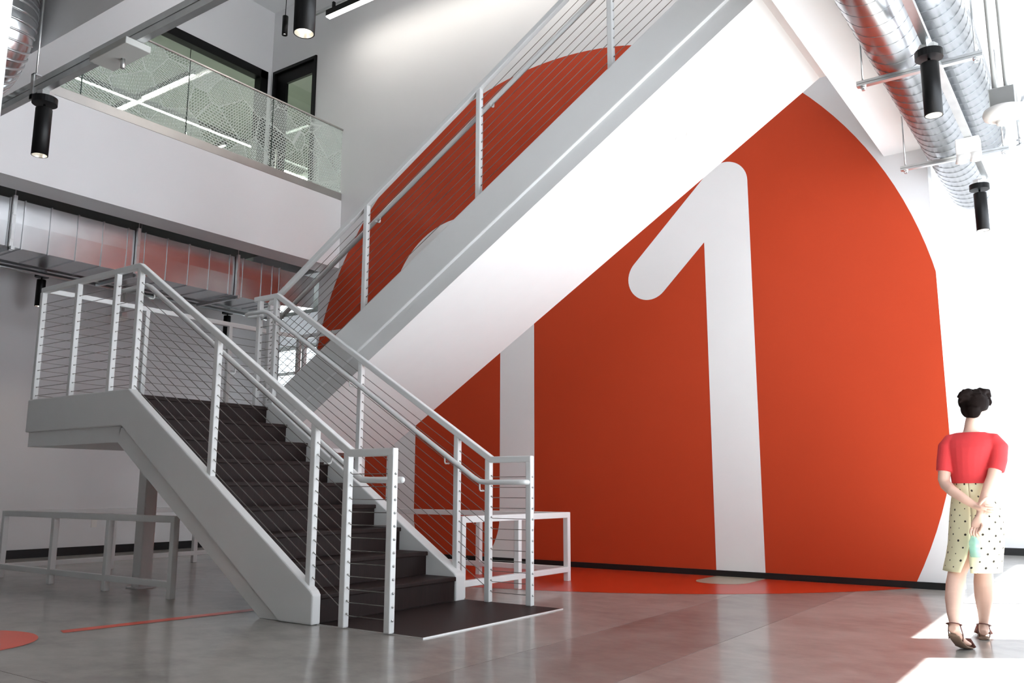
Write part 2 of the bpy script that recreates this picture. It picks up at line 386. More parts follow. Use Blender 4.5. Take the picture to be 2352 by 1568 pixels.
B(-10.99, -10.96, YW - .04, YW + .0, 6.05, 6.45).build('door_handle', 'stainless', d1)

# ------------------------------------------------------------------ the big painted disc with the digits, wall and floor
CX, CZ, CR = -5.545, 2.033, 4.38
def flat(poly_pts, name, mat, parent, plane, off):
    # one flat painted shape: plane 'W' on the wall (u = X, v = Z), 'F' on the floor (v continues below the wall)
    vs = []
    for u, v in poly_pts:
        vs.append((u, YW - off, v) if plane == 'W' else (u, YW + v, off))
    m = MB(); m.add(vs, [tuple(range(len(vs)))])
    me = m.build(name, mat, parent, recalc=False)
    bm = bmesh.new(); bm.from_mesh(me.data); bmesh.ops.triangulate(bm, faces=bm.faces)
    want = Vector((0, -1, 0)) if plane == 'W' else Vector((0, 0, 1))
    for f in bm.faces:
        f.normal_update()
        if f.normal.dot(want) < 0: f.normal_flip()
    bm.to_mesh(me.data); bm.free()
    return me
def clip(poly, axis, val, keep_ge):
    out = []
    for i in range(len(poly)):
        a, b = poly[i], poly[(i + 1) % len(poly)]
        ia = (a[axis] >= val) == keep_ge; ib = (b[axis] >= val) == keep_ge
        if ia: out.append(a)
        if ia != ib:
            t = (val - a[axis]) / (b[axis] - a[axis]); out.append((a[0] + (b[0] - a[0]) * t, a[1] + (b[1] - a[1]) * t))
    return out
def arc(cx, cz, r, a0, a1, n): return [(cx + r * math.cos(a0 + (a1 - a0) * i / n), cz + r * math.sin(a0 + (a1 - a0) * i / n)) for i in range(n + 1)]
disc = arc(CX, CZ, CR, 0, 2 * PI, 160)[:-1]
def stadium(xc, zt, zb, r): return arc(xc, zt, r, 0, PI, 40) + arc(xc, zb, r, PI, 2 * PI, 40)
zero_o = stadium(-7.09, 3.32, 0.56, 1.23); zero_i = stadium(-7.09, 3.32, 0.56, 0.708)
def one_shape():
    r = 0.262; tx, tz = -3.31, 4.24; ex, ez = -4.265, 3.31; bz = -0.49
    d = Vector((ex - tx, ez - tz)).normalized(); n = Vector((-d.y, d.x))      # n points to the lower right
    if n.y > 0: n = -n
    pts = [(tx + r, bz)] + arc(tx, tz, r, 0, math.atan2(-n.y, -n.x), 20)
    a0 = math.atan2(-n.y, -n.x)
    pts += arc(ex, ez, r, a0, a0 + PI, 24)
    # back along the lower edge of the flag to the stem
    x = tx - r; p = Vector((ex, ez)) + n * r; t = (x - p.x) / (-d.x)
    pts.append((x, p.y - d.y * t)); pts.append((x, bz))
    pts += arc(tx, bz, r, PI, 2 * PI, 24)[1:-1]
    return pts
one = one_shape()
ZB = .062
mural = thing('wall_mural', 'huge orange disc with white digits 01 painted on the tall back wall', 'mural', (CX, YW - .001, ZB))
wall_disc = clip(clip(disc, 1, ZB, True), 0, -1.2615, False)
flat(wall_disc, 'disc', 'orange', mural, 'W', .0015)
z0 = flat(clip(zero_o, 1, ZB, True), 'digit_zero', 'digit', mural, 'W', .003); z0['label'] = 'white digit 0'
flat(clip(zero_i, 1, ZB, True), 'digit_counter', 'orange', mural, 'W', .0045)
z1 = flat(clip(one, 1, ZB, True), 'digit_one', 'digit', mural, 'W', .003); z1['label'] = 'white digit 1'
fm = thing('floor_mural', 'orange disc segment painted on the floor along the foot of the back wall', 'floor marking', (CX, YW - 1.0, 0))
flat(clip(clip(disc, 1, -.002, False), 0, -1.262, False), 'disc', 'orange_floor', fm, 'F', .0015)
flat(clip(zero_o, 1, -.012, False), 'digit_zero', 'patch', fm, 'F', .003)
flat(clip(zero_i, 1, -.012, False), 'digit_counter', 'orange_floor', fm, 'F', .0045)
flat(clip(one, 1, -.012, False), 'digit_one', 'patch', fm, 'F', .003)
def floor_flat(pts, name, off=.002):
    m = MB(); m.add([(x, y, off) for x, y in pts], [tuple(range(len(pts)))])
    o = m.build(name, 'orange_mark', None, recalc=False)
    if o.data.polygons[0].normal.z < 0: o.data.flip_normals()
    return o
tag(floor_flat(arc(-5.70, 2.36, .49, 0, 2 * PI, 48)[:-1], 'floor_dot'), 'round orange dot painted on the concrete floor at lower left', 'floor marking')
tag(floor_flat([(-5.627, 3.006), (-5.518, 2.97), (-5.28, 4.95), (-5.39, 4.96)], 'floor_stripe'), 'thin orange stripe painted on the floor running under the stair stringer', 'floor marking')

# ------------------------------------------------------------------ staircase
NR, RUN, Z0, X1 = 0.188, 0.304, 0.006, -4.481
st = thing('staircase', 'white steel staircase with dark brown treads, landing and two flights', 'staircase', (-4.5, 4.9, 0))
low = [(-8.578, 1.42), (-6.936, 1.42), (-4.815, 0.001), (-4.483, 0.001), (-4.483, .195), (-4.505, .222), (-6.862, 1.734), (-8.578, 1.734)]
MB().prism(low, 'Y', 4.072, 4.153).build('stringer', 'steel', st, .014, 3)
far = [(-6.98, 1.42), (-6.936, 1.42), (-4.815, 0.001), (-4.483, 0.001), (-4.483, .195), (-4.505, .222), (-6.862, 1.734), (-6.98, 1.734)]
MB().prism(far, 'Y', 5.60, 5.718).build('stringer', 'steel', st, .014, 3)
MB().prism([(-6.99, 1.40), (-7.01, 1.282), (-5.04, 0.001), (-4.83, 0.001), (-6.94, 1.41)], 'Y', 4.10, 5.69).build('soffit', 'steel', st)
MB().prism([(-8.558, 1.282), (-7.01, 1.282), (-6.97, 1.42), (-8.558, 1.42)], 'Y', 4.10, 7.37).build('landing_soffit', 'steel', st)
B(-8.578, -8.498, 4.155, 7.402, 1.42, 1.734).build('landing_stringer', 'steel', st, .012, 2)
B(-8.496, -6.98, 7.322, 7.402, 1.42, 1.734).build('landing_stringer', 'steel', st, .012, 2)
B(-8.496, -6.94, 4.155, 7.32, 1.63, 1.703).build('landing_deck', 'tread', st)
for i in range(1, 10):
    xn = X1 - RUN * (i - 1); z = Z0 + NR * i
    if i < 9: B(xn - RUN - .02, xn, 4.153, 5.60, z - .034, z).build('tread', 'tread', st, .008, 2)
    else: B(xn - .08, xn, 4.153, 5.60, z - .034, z).build('tread', 'tread', st, .008, 2)
    B(xn - .045, xn - .022, 4.153, 5.60, z - NR - (.0 if i > 1 else 0), z - .034).build('riser', 'tread', st)
UM = .6191
def uz(x, c): return c + UM * x
UX0, UX1 = -7.03, -1.65
for y0, y1 in ((5.787, 5.867), (7.335, 7.415)):
    MB().prism([(UX0, uz(UX0, 5.835)), (UX1, uz(UX1, 5.835)), (UX1, uz(UX1, 6.218)), (UX0, uz(UX0, 6.218))], 'Y', y0, y1).build('stringer', 'steel', st, .014, 3)
xb = -1.86
MB().prism([(UX0, uz(UX0, 5.657)), (xb, uz(xb, 5.657)), (-1.65, 4.508), (-1.65, uz(-1.65, 5.835) + .02), (UX0, uz(UX0, 5.835) + .02)], 'Y', 5.817, 7.40).build('soffit', 'steel', st)
for j in range(1, 19):
    xn = -6.99 + RUN * (j - 1); z = 1.703 + NR * j
    B(xn, min(xn + RUN + .02, -1.65), 5.867, 7.335, z - .034, z).build('tread', 'tread', st)
    B(xn + .022, xn + .045, 5.867, 7.335, z - NR, z - .034).build('riser', 'tread', st)
MB().tube([(-2.831 + .055 * math.cos(2 * PI * j / 24) * .85, 6.568 + .055 * math.sin(2 * PI * j / 24), 3.904 + .055 * math.cos(2 * PI * j / 24) * .53 - .001) for j in range(25)], .004, 6, False).build('recessed_fitting', 'plastic', st)
for x0, y0 in ((-7.48, 4.61), (-7.43, 7.25)):
    c = B(x0, x0 + .127, y0, y0 + .127, 0.001, 1.285).build('column', 'steel', st, .014, 2)
    B(x0 - .03, x0 + .157, y0 - .03, y0 + .157, 0.001, .012).build('base_plate', 'steel', c)
# low platform the flight lands on
pl = thing('floor_platform', 'dark brown landing mat with pale metal edge at the foot of the stairs', 'floor mat', (-4.0, 4.9, 0))
B(-4.483, -3.556, 4.125, 5.725, 0.0, .006).build('pad', 'tread', pl)
MB().box(-3.556, -3.549, 4.12, 5.73, 0, .0075).box(-4.483, -3.556, 4.118, 4.125, 0, .0075).build('edge_strip', 'brass', pl)

# ------------------------------------------------------------------ railings
def interp(poly, x):
    for (a, za), (b, zb) in zip(poly[:-1], poly[1:]):
        if min(a, b) - 1e-9 <= x <= max(a, b) + 1e-9: return za + (zb - za) * (x - a) / (b - a)
    return poly[0][1] if abs(x - poly[0][0]) < abs(x - poly[-1][0]) else poly[-1][1]
def ribbon(poly, t):
    # closed outline: the top line and the same line moved down by a square tube's depth
    lower = []
    for i, (x, z) in enumerate(poly):
        def nrm(a, b):
            v = Vector((b[0] - a[0], b[1] - a[1])).normalized(); n = Vector((-v.y, v.x)); return n if n.y < 0 else -n
        if i == 0: n = nrm(poly[0], poly[1]); q = n * t
        elif i == len(poly) - 1: n = nrm(poly[-2], poly[-1]); q = n * t
        else:
            n1 = nrm(poly[i - 1], poly[i]); n2 = nrm(poly[i], poly[i + 1]); m = (n1 + n2).normalized(); q = m * (t / m.dot(n1))
        lower.append((x + q.x, z + q.y))
    return list(poly) + lower[::-1]
def rail_run(th, axis, y0, top, posts, cables, hand=None, hy=None, brackets=(), end_caps=(), side=1, nuts_at=()):
    """posts: (right face, base z). axis 'X' runs along X at y0..y0+.05; 'Y' runs along Y at x = y0."""
    def pt(u, w, z): return (u, w, z) if axis == 'X' else (w, u, z)
    def bx(m, u0, u1, w0, w1, za, zb): return m.box(u0, u1, w0, w1, za, zb) if axis == 'X' else m.box(w0, w1, u0, u1, za, zb)
    MB().prism(ribbon(top, .052), 'Y' if axis == 'X' else 'X', y0 - .001, y0 + .051).build('top_rail', 'steel', th, .009, 3)
    for u, zb in posts:
        zt = interp(top, u - .025) - .045
        p = bx(MB(), u - .05, u, y0, y0 + .05, zb, zt).build('post', 'steel', th, .008, 2)
        if cables:
            m = MB()
            for k in range(12):
                z = interp(top, u) - .165 - .0825 * k
                if z < zb + .02: continue
                if u in nuts_at:
                    m.lathe([(.009, -.001), (.009, .004), (.006, .009), (0.0001, .0105)], pt(u, y0 + .025, z), 8, True, 'X' if axis == 'X' else 'Y')
                else:
                    a, b = (-.05 - .004, .006)
                    m.tube([pt(u - .002, y0 + .025, z), pt(u + .007, y0 + .025, z)], .0062, 6)
                    m.tube([pt(u - .057, y0 + .025, z), pt(u - .048, y0 + .025, z)], .0062, 6)
            if m.v: m.build('cable_ends', 'cable' if u not in nuts_at else 'galv', p)
    if cables:
        ua, ub = cables
        for k in range(12):
            ks = [u for u, z in top if ua < u < ub]
            us = sorted([ua, ub] + ks)
            MB().tube([pt(u, y0 + .025, interp(top, u) - .165 - .0825 * k) for u in us], .0031, 5, False).build('cable', 'cable', th)
    if hand:
        h = MB().tube(hand, .0215, 12)
        h.ball(hand[0], .0215, 12, 8).ball(hand[-1], .0215, 12, 8)
        ho = h.build('handrail', 'steel', th)
        for bxp in brackets:
            zc = bxp[1]; ya = y0 + .05 if side > 0 else y0
            MB().tube([(bxp[0], ya, zc - .075), (bxp[0], hy - side * .012, zc - .075), (bxp[0], hy - side * .003, zc - .068), (bxp[0], hy, zc - .055), (bxp[0], hy, zc - .015)], .0068, 8).build('bracket', 'steel', ho)
near = thing('stair_railing', 'white cable railing on the near side of the lower flight and landing', 'railing', (-4.0, 4.125, 0.006))
top1 = [(-8.585, 2.849), (-6.884, 2.849), (-4.198, 1.156), (-3.811, 1.156)]
hp1 = [(-7.36, 4.212, 2.672), (-6.93, 4.212, 2.672), (-6.86, 4.212, 2.645), (-4.26, 4.212, .990), (-4.20, 4.212, .957), (-4.12, 4.212, .952), (-3.835, 4.212, .952)]
rail_run(near, 'X', 4.10, top1, [(-8.551, 1.72), (-7.89, 1.72), (-7.227, 1.72), (-6.86, 1.70), (-5.70, .95), (-4.545, .22), (-4.214, .006), (-3.811, .006)],
         (-8.56, -3.82), hp1, 4.212, [(-6.80, 2.607), (-5.62, 1.856), (-4.50, 1.143)], side=1, nuts_at=(-3.811,))
farr = thing('stair_railing', 'white cable railing on the far side of the lower flight', 'railing', (-4.0, 5.70, 0.006))
top2 = [(-7.329, 2.886), (-6.962, 2.886), (-4.198, 1.156), (-3.811, 1.156)]
hp2 = [(-7.20, 5.70, 2.67), (-7.33, 5.70, 2.68), (-7.375, 5.685, 2.685), (-7.39, 5.66, 2.69), (-7.375, 5.635, 2.694), (-7.33, 5.622, 2.696), (-7.08, 5.622, 2.696), (-7.01, 5.622, 2.672), (-4.33, 5.622, .985), (-4.27, 5.622, .955), (-4.20, 5.622, .948), (-3.88, 5.622, .948), (-3.845, 5.632, .948), (-3.836, 5.69, .948)]
rail_run(farr, 'X', 5.68, top2, [(-7.222, 1.69), (-6.96, 1.70), (-5.71, 1.0), (-4.545, .22), (-4.214, .006), (-3.811, .006)],
         (-7.23, -3.82), hp2, 5.622, [(-6.93, 2.622), (-5.80, 1.91), (-4.64, 1.18), (-4.27, .955)], side=-1, nuts_at=(-3.811,))
lg = thing('landing_railing', 'white cable guardrail round the left and back edges of the landing', 'railing', (-8.55, 6.0, 1.734))
rail_run(lg, 'Y', -8.578, [(4.16, 2.849), (7.40, 2.849)], [(5.25, 1.73), (6.33, 1.73), (7.395, 1.73)], (4.16, 7.38))
rail_run(lg, 'X', 7.345, [(-8.527, 2.849), (-7.26, 2.849)], [(-8.42, 1.73), (-7.27, 1.73)], (-8.47, -7.28))
upn = thing('stair_railing', 'white cable railing climbing along the near side of the upper flight', 'railing', (-7.3, 5.87, 1.70))
utop = [(-7.40, 2.889), (-7.145, 2.945), (-1.66, 6.275)]
uh = [(-7.25, 5.955, 2.70), (-7.145, 5.955, 2.747)] + [(-1.66, 5.955, 6.077)]
rail_run(upn, 'X', 5.835, [(-7.30, 2.851), (-1.66, 6.275)], [(-7.25, 1.70)] + [(x, uz(x, 6.218) - .03) for x in (-5.857, -4.463, -3.097, -1.72)], (-7.29, -1.67),
         [(-7.22, 5.95, 2.70), (-1.68, 5.95, 6.063)], 5.95, [(x + .07, interp([(-7.30, 2.851), (-1.66, 6.275)], x + .07) - .197) for x in (-5.857, -4.463, -3.097)], side=1)
upf = thing('stair_railing', 'white cable railing on the wall side of the upper flight', 'railing', (-7.3, 7.38, 1.70))
rail_run(upf, 'X', 7.35, [(-7.20, 2.911), (-1.66, 6.275)], [(x, uz(x, 6.218) - .03) for x in (-6.95, -5.857, -4.463, -3.097, -1.72)], (-7.0, -1.67))

# low guard rails under the stairs
def guard(label, segs, legs):
    g = thing('guard_rail', label, 'guard rail', (legs[0][0], legs[0][1], 0))
    for (x0, y0), (x1, y1) in segs:
        for za, zb, n in ((.612, .668, 'top_rail'), (.086, .138, 'bottom_rail')):
            B(min(x0, x1) - .0272, max(x0, x1) + .0272, min(y0, y1) - .0272, max(y0, y1) + .0272, za, zb).build(n, 'steel', g, .006, 2)
    for x, y in legs: B(x - .027, x + .027, y - .027, y + .027, 0, .64).build('leg', 'steel', g, .006, 2)
    return g
guard('low white tube guard rail on the floor under the landing', [((-9.40, 4.355), (-6.485, 4.355)), ((-9.40, 4.355), (-9.28, 7.9))][:1] + [((-9.40, 4.412), (-9.40, 7.7))],
      [(-6.485, 4.355), (-7.46, 4.355), (-8.41, 4.355), (-9.40, 4.355), (-9.40, 5.53), (-9.40, 6.60), (-9.40, 7.70)])
guard('low white tube guard rail beside the back wall under the upper flight', [((-4.59, 5.80), (-4.59, 7.49)), ((-4.646, 7.49), (-6.9, 7.49))],
      [(-4.59, 5.80), (-4.59, 6.63), (-4.59, 7.49), (-5.69, 7.46 + .03), (-6.87, 7.49)])

# ------------------------------------------------------------------ balcony
bal = thing('balcony_balustrade', 'frameless glass balustrade etched with a street map on the balcony edge', 'balustrade', (-9.43, 6.0, 5.255))
B(-9.452, -9.414, -1.0, YW - .002, 5.255, 5.375).build('base_channel', 'stainless', bal, .004, 1)
for y0, y1 in ((-1.0, .596), (.609, 1.976), (1.989, 3.351), (3.364, 4.721), (4.734, 6.096), (6.109, 7.456), (7.469, YW - .02)):
    B(-9.439, -9.427, y0, y1, 5.375, 6.395).build('glass_pane', 'etched', bal)
for y in (.6025, 1.9825, 3.3575, 4.7275, 6.1025, 7.4625): B(-9.4385, -9.4275, y - .0055, y + .0055, 5.375, 6.395).build('glass_joint', 'joint', bal)
B(-9.448, -9.418, -1.0, YW - .004, 6.395, 6.42).build('cap_rail', 'stainless', bal, .004, 1)
def linear(name, label, x0, x1, y0, y1, z, mat, cat='light fixture', w=.034, rods=True, ztop=8.55, group=None):
    t = thing(name, label, cat, ((x0 + x1) / 2, (y0 + y1) / 2, z), group)
    if abs(x1 - x0) > abs(y1 - y0):
        B(x0, x1, y0 - w, y0 + w, z, z + .09).build('housing', 'black', t); B(x0 + .01, x1 - .01, y0 - w * .75, y0 + w * .75, z - .012, z).build('diffuser', mat, t)
        ps = [(x0 + .15, y0), (x1 - .15, y0)]
    else:
        B(x0 - w, x0 + w, y0, y1, z, z + .09).build('housing', 'black', t); B(x0 - w * .75, x0 + w * .75, y0 + .01, y1 - .01, z - .012, z).build('diffuser', mat, t)
        ps = [(x0, y0 + .15), (x0, y1 - .15)]
    for x, y in ps: MB().tube([(x, y, z + .09), (x, y, ztop)], .006, 6).build('stem', 'black', t)
    return t
linear('linear_light', 'long glowing linear light seen through the office window', -13.15, -13.15, 5.6, 10.6, 7.4, 'office_led', group=None)
linear('linear_light', 'two-row glowing linear light crossing behind the balcony glass', -14.4, -11.7, 7.66, 7.66, 7.52, 'office_led')
linear('linear_light', 'short glowing linear light near the right end of the office window', -14.8, -13.5, 9.6, 9.6, 7.4, 'office_led')

# ------------------------------------------------------------------ rectangular duct under the balcony
rd = thing('rectangular_duct', 'galvanized rectangular duct with standing seams under the balcony', 'duct', (-10.2, 6.0, 3.55))
seams = [3.2, 3.6, 3.95, 4.30, 4.46, 4.757, 5.077, 5.391, 5.711, 5.948, 6.263, 6.587, 6.904, 7.229, 7.453, 7.781, 7.971, 8.10]
for a, b in zip(seams[:-1], seams[1:]):
    MB().prism([(-10.55, 3.548), (-9.90, 3.548), (-9.896, 3.7), (-9.893, 3.83), (-9.896, 3.96), (-9.90, 4.10), (-10.55, 4.10)], 'Y', a + .004, b - .004).build('duct_section', 'duct', rd)
    B(-10.56, -9.884, b - .006, b + .006, 3.538, 4.11).build('standing_seam', 'duct', rd)
MB().prism([(8.11, 3.548), (8.50, 3.60), (8.80, 3.62), (8.80, 4.10), (8.11, 4.10)], 'X', -10.55, -9.92).build('end_fitting', 'galv', rd)
for y in (4.33, 5.83, 7.34):
    h = thing('duct_hanger', {4.33: 'strut hanger clamped round the duct at far left', 5.83: 'strut hanger clamped round the middle of the duct', 7.34: 'strut hanger clamped round the duct near the stairs'}[y], 'hanger', (-10.2, y, 3.5), 'duct hangers under the balcony')
    MB().box(-9.882, -9.845, y - .02, y + .02, 3.49, 4.13).build('strut_post', 'galv', h); MB().box(-9.845, -9.838, y - .014, y + .014, 3.62, 3.80).box(-9.845, -9.838, y - .014, y + .014, 3.90, 4.02).build('clamp', 'galv', h)
    B(-10.75, -9.80, y - .02, y + .02, 3.495, 3.536).build('crossbar', 'galv', h); MB().tube([(-9.865, y, 4.12), (-9.865, y, 4.68)], .006, 6).build('rod', 'galv', h)
for x, z, n in ((-10.78, 3.52, 'conduit running under the duct, nearer one'), (-10.90, 3.56, 'conduit running under the duct, farther one')):
    tag(MB().tube([(x, 1.0, z), (x, 8.75, z)], .02, 8).build('conduit', 'galv'), 'thin metal ' + n, 'pipe')

# ------------------------------------------------------------------ struts and pendant spotlights
def strut(name, label, x0, x1, y0, y1, z0, z1, rods=(), ztop=4.68):
    t = thing(name, label, 'strut', ((x0 + x1) / 2, (y0 + y1) / 2, z0))
    alongx = abs(x1 - x0) > abs(y1 - y0)
    m = MB(); h = z1 - z0
    if alongx:   # two channels back to back, with a groove along the middle of each side
        for a, b in ((z0, z0 + h * .46), (z0 + h * .54, z1)): m.box(x0, x1, y0, y1, a, b)
        m.box(x0, x1, y0 + .008, y1 - .008, z0 + h * .46, z0 + h * .54)
    else:
        for a, b in ((z0, z0 + h * .46), (z0 + h * .54, z1)): m.box(x0, x1, y0, y1, a, b)
        m.box(x0 + .008, x1 - .008, y0, y1, z0 + h * .46, z0 + h * .54)
    m.build('channel', 'galv', t)
    for (x, y) in rods:
        MB().tube([(x, y, z1 - .02), (x, y, ztop)], .0065, 8).build('rod', 'galv', t)
        MB().lathe([(.0001, .0), (.014, .0), (.014, .012), (.0001, .012)], (x, y, z1), 6, False).build('nut', 'galv', t)
    return t
strut('ceiling_strut', 'long grey steel strut crossing the upper left corner', -9.0, -1.9, 2.70, 2.748, 3.645, 3.745, [(-6.06, 2.715), (-3.12, 2.69)], 4.68)
strut('ceiling_strut', 'grey steel strut under the balcony beside the rectangular duct', -11.13, -11.07, 1.0, 9.2, 3.645, 3.705, [(-11.1, 6.6)], 4.68)
strut('ceiling_strut', 'grey steel strut running between the two round ducts', -.765, -.715, 1.5, 9.3, 3.642, 3.682, [], 4.68)
strut('ceiling_strut', 'thin strut hanging near the top of the back wall above the door', -9.78, -3.0, 8.28, 8.32, 8.16, 8.20, [(-9.72, 8.30), (-6.2, 8.30)], 9.0)
cl = [o for o in bpy.data.objects if o.name.startswith('ceiling_strut')][0]
for x in (-6.06, -3.12): MB().box(x - .02, x + .02, 2.69, 2.70, 3.61, 3.80).box(x - .02, x + .02, 2.69, 2.748, 3.79, 3.80).box(x - .02, x + .02, 2.69, 2.748, 3.61, 3.645).build('clamp', 'galv', cl)
def pendant(x, y, zb, label, dz=0.0):
    t = thing('pendant_spotlight', label, 'spotlight', (x, y, zb), 'black cylinder spotlights on the struts')
    r = .054; L = .345
    MB().lathe([(.0001, .465), (.058, .465), (.058, .425), (.0001, .425)], (x, y, zb), 8, False).build('hub', 'galv', t)
    MB().lathe([(.0001, .425), (.082, .425), (.082, .378), (.0001, .378)], (x, y, zb), 28, False).build('canopy', 'black', t)
    MB().tube([(x, y, zb + .38), (x, y, zb + L - .004)], .009, 8).build('stem', 'black', t)
    MB().lathe([(.0001, L), (r - .002, L), (r, L - .004), (r, 0), (r - .005, 0), (r - .005, .07), (.0001, .07)], (x, y, zb), 28).build('barrel', 'black', t)
    MB().lathe([(r - .0055, .001), (r - .016, .062)], (x, y, zb), 24).build('reflector', 'reflector', t)
    MB().lathe([(.0001, .060), (r - .015, .060)], (x, y, zb), 20).build('lens', 'lamp', t)
    return t
P0 = pendant(-5.96, 2.745, 3.18, 'black cylinder spotlight hanging below the strut in the upper left corner')
PL = [(-3.20, 2.70, 3.185, 'large black cylinder spotlight cut off by the top edge of the picture'), (-.737, 5.59, 3.18, 'nearer black cylinder spotlight below the round ducts at right'),
      (-.800, 8.46, 3.18, 'farther black cylinder spotlight below the round ducts at right'), (-11.1, 5.29, 3.18, 'black cylinder spotlight under the balcony at far left'), (-11.1, 8.12, 3.18, 'black cylinder spotlight under the balcony behind the top newel posts')]
for x, y, z, lb in PL: copy_tree(P0, (x, y, z), lb)
for i, (x, y, z) in enumerate([(-5.96, 2.745, 3.18)] + [p[:3] for p in PL]):
    ld = bpy.data.lights.new('spotlight_beam', 'SPOT'); lo = bpy.data.objects.new('spotlight_beam', ld); COL.objects.link(lo)
    ld.energy = 26; ld.spot_size = math.radians(70); ld.spot_blend = .7; ld.shadow_soft_size = .04; ld.color = (1, .93, .84); lo.location = (x, y, z + .03)
us = thing('small_spotlight', 'small black cylinder spotlight in the upper corner above the office door', 'spotlight', (-9.42, 7.9, 7.75))
def dep_small():
    x, y, z = (-9.52, 7.67, 7.51)
    MB().lathe([(.0001, .30), (.042, .30), (.042, 0), (.036, 0), (.036, .04), (.0001, .04)], (x, y, z), 20).build('barrel', 'black', us)
    MB().lathe([(.0001, .035), (.0355, .035)], (x, y, z), 16).build('lens', 'lamp', us)
    MB().tube([(x, y, z + .3), (x, y, 9.0)], .006, 6).build('stem', 'black', us)
dep_small()
# linear wall washer on the upper wall
ww = thing('linear_wall_washer', 'black linear light with white glowing underside beside the upper wall', 'light fixture', (-6.5, 8.2, 7.93))
B(-9.21, -2.2, 8.17, 8.25, 7.955, 8.05).build('housing', 'black', ww); B(-9.20, -2.21, 8.172, 8.248, 7.935, 7.955).build('diffuser', 'led', ww)
for x in (-9.1, -6.7, -4.3): B(x, x + .035, 8.19, 8.23, 8.05, 8.16).build('stem', 'black', ww)
al = bpy.data.lights.new('wall_washer_light', 'AREA'); ao = bpy.data.objects.new('wall_washer_light', al); COL.objects.link(ao)
al.shape = 'RECTANGLE'; al.size = 6.9; al.size_y = .07; al.energy = 30; al.color = (1, .95, .84)
ao.location = (-5.7, 8.21, 7.925); ao.rotation_euler = (math.radians(22), 0, 0)

# ------------------------------------------------------------------ round ducts on the right and their trapezes
def spiral(name, label, x, z, r, y0, y1, pitch=.145, axis='Y'):
    t = thing(name, label, 'duct', (x, (y0 + y1) / 2, z - r) if axis == 'Y' else ((y0 + y1) / 2, x, z - r))
    def q(u, a, rr): return (x + rr * math.cos(a), u, z + rr * math.sin(a)) if axis == 'Y' else (u, x + rr * math.cos(a), z + rr * math.sin(a))
    n = 40; vs = []; fs = []
    for u in (y0, y1):
        vs += [q(u, 2 * PI * j / n, r) for j in range(n)]
    fs = [(j, (j + 1) % n, n + (j + 1) % n, n + j) for j in range(n)]
    m = MB(); m.add(vs, fs, True); m.add(vs[:n], [tuple(range(n))]); m.add(vs[n:], [tuple(range(n))]); m.build('tube', 'spiral', t)
    turns = (y1 - y0) / pitch; k = int(turns * 24)
    MB().tube([q(y0 + (y1 - y0) * i / k, 2 * PI * turns * i / k, r + .0005) for i in range(k + 1)], .0019, 5, False).build('spiral_seam', 'seam', t)
    return t
spiral('round_duct', 'left one of two spiral galvanized ducts below the ceiling at right', -.985, 3.918, .19, 1.0, 9.6)
spiral('round_duct', 'right one of two spiral galvanized ducts below the ceiling at right', -.80, 4.32, .20, 1.0, 9.15)
eb = thing('round_duct', 'large spiral duct elbow in the top left corner', 'duct', (-8.5, 2.55, 3.73))
ep = [(-8.9, 2.55, 4.0), (-6.75, 2.55, 4.0)] + [(-6.75 + .35 * math.sin(a), 2.55, 4.35 - .35 * math.cos(a)) for a in [PI / 2 * i / 10 for i in range(1, 11)]] + [(-6.40, 2.55, 4.675)]
MB().tube(ep, .265, 36).build('tube', 'duct', eb)
m = MB()
def ring(c, tdir):
    tdir = Vector(tdir).normalized(); u = Vector((0, 1, 0)); w = tdir.cross(u)
    m.tube([Vector(c) + u * (.267 * math.cos(2 * PI * j / 36)) + w * (.267 * math.sin(2 * PI * j / 36)) for j in range(37)], .008, 5, False)
for i in range(40): ring((-6.78 - .05 * i, 2.55, 4.0), (1, 0, 0))
for i in range(14):
    a = PI / 2 * i / 13; ring((-6.75 + .35 * math.sin(a), 2.55, 4.35 - .35 * math.cos(a)), (math.cos(a), 0, math.sin(a)))
for i in range(5): ring((-6.40, 2.55, 4.39 + .06 * i), (0, 0, 1))
m.build('ring_seam', 'galv', eb)
for y, x0, x1, lb in ((6.02, -1.262, -.478, 'nearer'), (7.92, -1.345, -.505, 'farther')):
    t = thing('duct_trapeze', lb + ' steel trapeze bar carrying the two round ducts at right', 'hanger', ((x0 + x1) / 2, y, 3.68))
    MB().box(x0, x1, y - .021, y + .021, 3.684, 3.70).box(x0, x1, y - .021, y + .021, 3.704, 3.722).box(x0, x1, y - .014, y + .021, 3.70, 3.704).build('crossbar', 'galv', t)
    for x in (x0 + .04, x1 - .04):
        MB().tube([(x, y, 3.66), (x, y, 4.60 if x > -.95 else 4.679)], .0062, 8).build('rod', 'galv', t)
        MB().lathe([(.0001, -.03), (.013, -.03), (.013, -.015), (.02, -.012), (.02, 0), (.0001, 0)], (x, y, 3.684), 8, False).build('nut', 'galv', t)
# ceiling deck and beams at the far right
dk = struct(B(-.95, 1.3, 3.3, 14.0, 4.66, 4.68).build('ceiling_deck', 'ceil'))
for i in range(16):
    x = -.9 + i * .13
    MB().prism([(x, 4.66), (x + .07, 4.66), (x + .055, 4.60), (x + .015, 4.60)], 'Y', 3.3, 13.9).build('deck_rib', 'ceil', dk)
struct(B(-.94, 1.3, 6.6, 6.75, 4.42, 4.60).build('beam_1', 'ceil'))
struct(B(-.94, 1.3, 9.2, 9.35, 4.10, 4.60).build('beam_2', 'ceil'))
